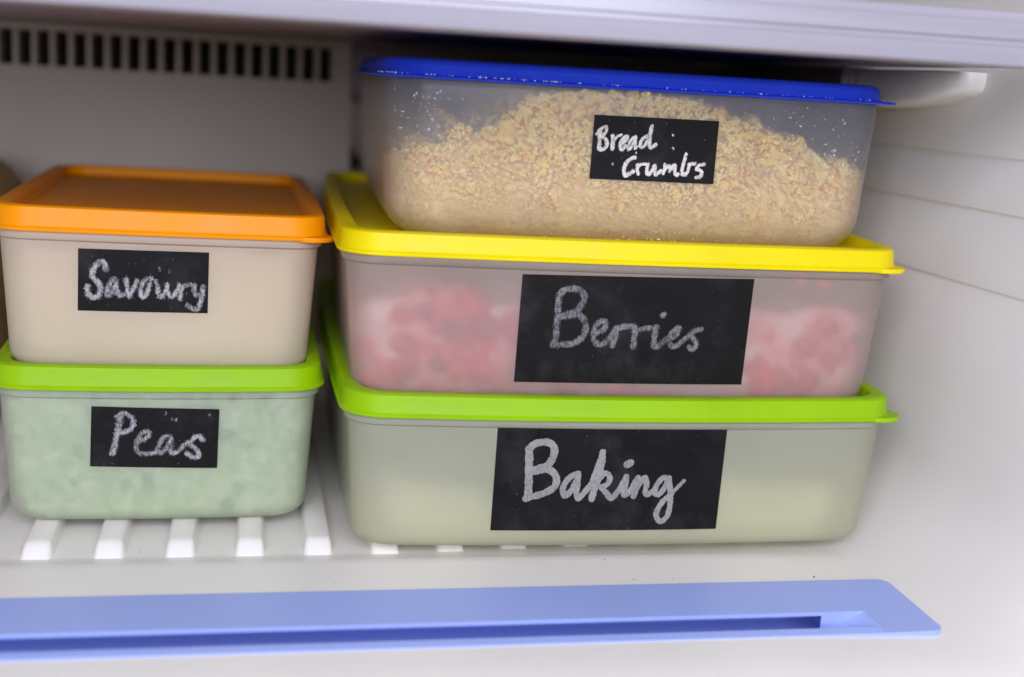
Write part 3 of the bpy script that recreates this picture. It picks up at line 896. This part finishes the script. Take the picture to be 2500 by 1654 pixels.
# bread crumbs
b = BOX['Bread']
def crumb_top(x, y):
    t = (x + 84) / 168
    prof = np.interp(t, [0, .02, .085, .11, .147, .173, .22, .262, .35, .53, .62, .69, .75, .80, .85, .885, .94, 1], [31, 32, 34, 41, 38, 40, 45.5, 51.5, 54, 54, 51.5, 47, 46, 41, 41.5, 35, 33.5, 30])
    d = (y + 108) / 216
    return float(min(54.5, prof + 3.0 * math.sin(d * 3.1)))
CM, chh = mass('Bread', 'crumb_heap', CRUMB, 2.1, lambda x, y: crumb_top(x, y) - 1.6, 2.0, 'golden heap of bread crumbs inside the blue lidded box', 'bread crumbs', 3)
lp = Lumps(11)
rng = lp.rng
for _ in range(11500):
    z = rng.uniform(0.8, 54) ** 1.0
    x, y = perimeter(b, z, rng, 0.0)
    top = crumb_top(x, y) + 1.8 * noise.noise(Vector((x * .22, y * .16, 4)))
    if z > top:
        continue
    r = rng.uniform(.35, .85) * (0.7 + 0.9 * max(0, z - 8) / 46) * (rng.uniform(1.6, 2.6) if rng.random() < .09 and z > 12 else 1)
    hx, hy = dims(b, z)
    dp = max(r * .8 + .5, r * 1.2 + .15)
    x2, y2 = x * (1 - dp / hx), y * (1 - dp / hy)
    if z - r < inset_at(b, 0):
        pass
    lp.add((x2, y2, max(z, r + .7)), r, 1 if r > 1.0 else 1, .2)
for _ in range(4800):
    x, y = rng.uniform(-80, 80), rng.uniform(-105, 60)
    r = rng.uniform(.6, 1.5) * (1.9 if rng.random() < .07 else 1)
    z = crumb_top(x, y) - 1.0 + 1.8 * noise.noise(Vector((x * .22, y * .16, 4)))
    if z + r > 54.3:
        z = 54.3 - r
    lp.add((x, y, z), r, 1, .22)
cr = place_like(lp.build('bread_crumbs', CRUMB), 'Bread')
tag(cr, 'loose golden bread crumbs against the wall of the blue lidded box', 'bread crumbs', kind='stuff')
# white dust and flecks clinging inside the wall, on the lid edge and the sticker
lp = Lumps(5)
rng = lp.rng
for _ in range(420):
    side = rng.random()
    if side < .30:
        x = rng.normal(-76, 4.5); z = rng.uniform(24, 51)
    elif side < .85:
        x = rng.uniform(32, 80); z = rng.uniform(30, 52.5) if rng.random() < .8 else rng.uniform(20, 40)
    else:
        x = rng.uniform(-70, 75); z = rng.uniform(2, 50)
    hx, hy = dims(b, z)
    x = max(-hx + 4, min(hx - 4, x))
    y = front_y(b, x, z)
    ex = abs(x) - (hx - b['rc'])
    if ex > 0:
        y = -hy + b['rc'] - math.sqrt(max(0, b['rc'] ** 2 - ex ** 2))
    r = rng.uniform(.10, .30) if rng.random() < .85 else rng.uniform(.3, .6)
    lp.add((x, y + r + .12, z), r, 1, .25, .4)
hx, hy = dims(b, b['H'])
for _ in range(110):
    x = rng.uniform(-hx - 3, hx + 2) if rng.random() < .6 else rng.uniform(-hx - 4, -30)
    lp.add((x, -hy - b['bow'] * max(0, 1 - (x / (hx - 18)) ** 2) - rng.uniform(2.2, 4.6), b['H'] + 1.55), rng.uniform(.08, .26), 1, .3, .5)
for _ in range(40):
    x = rng.uniform(-70, 60)
    lp.add((x, -hy - rng.uniform(3, 7), .6 + rng.uniform(-.4, .4)), rng.uniform(.2, .5), 1, .3, .4)
o = place_like(lp.build('crumb_dust', FLOUR), 'Bread')
tag(o, 'white dust specks clinging to the crumb box wall and blue lid edge', 'crumb dust', kind='stuff')

# berries
b = BOX['Berries']
def berry_top(x, y):
    t = (x + 91) / 182
    return float(np.interp(t, [0, .12, .25, .5, .7, .8, .9, 1], [27, 37, 31, 34, 30, 30, 33, 26]))
mass('Berries', 'berry_mass', BERRY_MASS, 5.0, lambda x, y: berry_top(x, y) + 4, 5, 'pink frosty mass of frozen berries inside the yellow lidded box', 'berries', 9)
lp = Lumps(21)
rng = lp.rng
for _ in range(330):
    z = rng.uniform(5, 44)
    x, y = perimeter(b, z, rng, 0.0, .75)
    if z > berry_top(x, y) + 3 * noise.noise(Vector((x * .08, y * .08, 1))) or noise.noise(Vector((x * .045 + 3, z * .06, y * .02))) < -.16:
        continue
    r = rng.uniform(3.2, 5.6)
    hx, hy = dims(b, z)
    dpt = r + rng.uniform(1.8, 5.5)
    lp.add((x * (1 - dpt / hx), y * (1 - dpt / hy), max(z, r + 1.2)), r, 2, .07, .18)
for (x, z, r) in ((62, 46, 2.6), (77, 17.5, 3.4), (77.5, 26, 3.2), (-64, 36, 4.0), (-60, 31, 4.2), (-50, 34, 3.0), (-12, 33, 2.5)):
    lp.add((x, -dims(b, z)[1] - 1 + r + 2.6 + max(0, abs(x) - 82) * .6, z), r, 2, .06, .2)
for cx_, cz_ in ((-66, 37), (-58, 33), (-70, 20), (-54, 22), (-76, 12), (-46, 12), (-39, 8), (-16, 30), (52, 14), (58, 26), (66, 20), (72, 30), (81, 26), (80, 16), (62, 10), (74, 45)):
    for _ in range(int(rng.integers(1, 4))):
        x, z, r = cx_ + rng.normal(0, 3), cz_ + rng.normal(0, 2.2), rng.uniform(1.3, 2.7)
        ex = max(0, abs(x) - (dims(b, z)[0] - b['rc']))
        if ex > 7:
            continue
        lp.add((x, -dims(b, z)[1] - 1.2 + r + 2.1 + b['rc'] - math.sqrt(b['rc'] ** 2 - ex ** 2), z), r, 2, .08, .25)
o = place_like(lp.build('frozen_berries', BERRY), 'Berries')
tag(o, 'blurred red frozen berries behind the frosted wall of the yellow lidded box', 'berries', kind='stuff')

# peas
b = BOX['Peas']
PEA_MASS = mottled('frosty_pea_mass', [(0.3, lin(180, 214, 162)), (0.5, lin(208, 230, 194)), (0.7, lin(226, 238, 218))], 70)
mass('Peas', 'pea_mass', PEA_MASS, 3.6, lambda x, y: 44, 3, 'pale frosty mass of peas inside the small lime lidded box', 'peas', 2)
lp = Lumps(31)
rng = lp.rng
for _ in range(900):
    z = rng.uniform(4, 46)
    x, y = perimeter(b, z, rng, 0.0, .8)
    r = rng.uniform(2.6, 3.6)
    hx, hy = dims(b, z)
    dpt = r + rng.uniform(.8, 3.5)
    lp.add((x * (1 - dpt / hx), y * (1 - dpt / hy), max(z, r + 1.0)), r, 2, .03, .06)
for _ in range(9):
    x, z, r = rng.uniform(-44, 44), rng.uniform(6, 46), rng.uniform(1.2, 2.2)
    lp.add((x, -dims(b, z)[1] + r + 1.1, z), r, 2, .03, .06)
o = place_like(lp.build('frozen_peas', PEA), 'Peas')
tag(o, 'blurred green frozen peas behind the frosted wall of the small box', 'peas', kind='stuff')

# what the other two hold reads only as a pale blur
SAV_MASS = mottled('pale_savoury_food', [(0.3, lin(238, 214, 172)), (0.55, lin(248, 232, 200)), (0.75, lin(252, 242, 224))], 40)
mass('Savoury', 'savoury_food', SAV_MASS, 5.0, lambda x, y: 42, 3, 'pale beige food blurred behind the wall of the orange lidded box', 'frozen food', 5)
BAKE_MASS = mottled('pale_baking_goods', [(0.3, lin(226, 220, 170)), (0.55, lin(236, 231, 188)), (0.75, lin(242, 238, 204))], 30)
mass('Baking', 'baking_goods', BAKE_MASS, 11.0, lambda x, y: 24 + 5 * math.sin(x * .05 + .8), 5, 'pale yellowish baking goods blurred behind the wall of the big lime lidded box', 'baking goods', 7)

# brown bag standing behind the orange lid at the left, mostly out of the picture
BAG = plastic('brown_bag_plastic', lin(186, 154, 92), 0.6, var=0.25, scale=25)
bm = bmesh.new()
L = []
for k in range(15):
    t = k / 14
    ring = []
    for i in range(40):
        a = 2 * math.pi * i / 40
        w_ = (.55 + .45 * t) * math.sqrt(max(.08, 1 - max(0, t - .7) ** 2 * 9.5))
        hx_, hy_ = 28 * w_, 60 * w_
        w = 1 + .10 * noise.noise(Vector((math.cos(a) * 2, math.sin(a) * 2, t * 4)))
        ring.append((-131.5 + hx_ * math.copysign(abs(math.cos(a)) ** .6, math.cos(a)) * w, 630 + hy_ * math.copysign(abs(math.sin(a)) ** .6, math.sin(a)) * w, -162 + 113 * t))
    L.append(ring)
loft(bm, L, True, True)
bag = from_bm('freezer_bag', bm, BAG, None, angle=60)
tag(bag, 'brown freezer bag at the far left behind the orange lidded box', 'freezer bag')

# tiny specks of dirt on the floor in front of the boxes
lp = Lumps(77)
SPECK = plastic('speck', lin(70, 62, 52), 0.8)
for _ in range(9):
    x, y = lp.rng.uniform(-.08, .2), lp.rng.uniform(.392, .43)
    lp.add((x * 1000, y * 1000, (FZ + (.0013 if y < .417 else .0002)) * 1000), lp.rng.uniform(.10, .28), 1, .3, .4)
o = lp.build('floor_specks', SPECK)
tag(o, 'tiny dark specks of dirt scattered on the white freezer floor', 'dirt', kind='stuff')
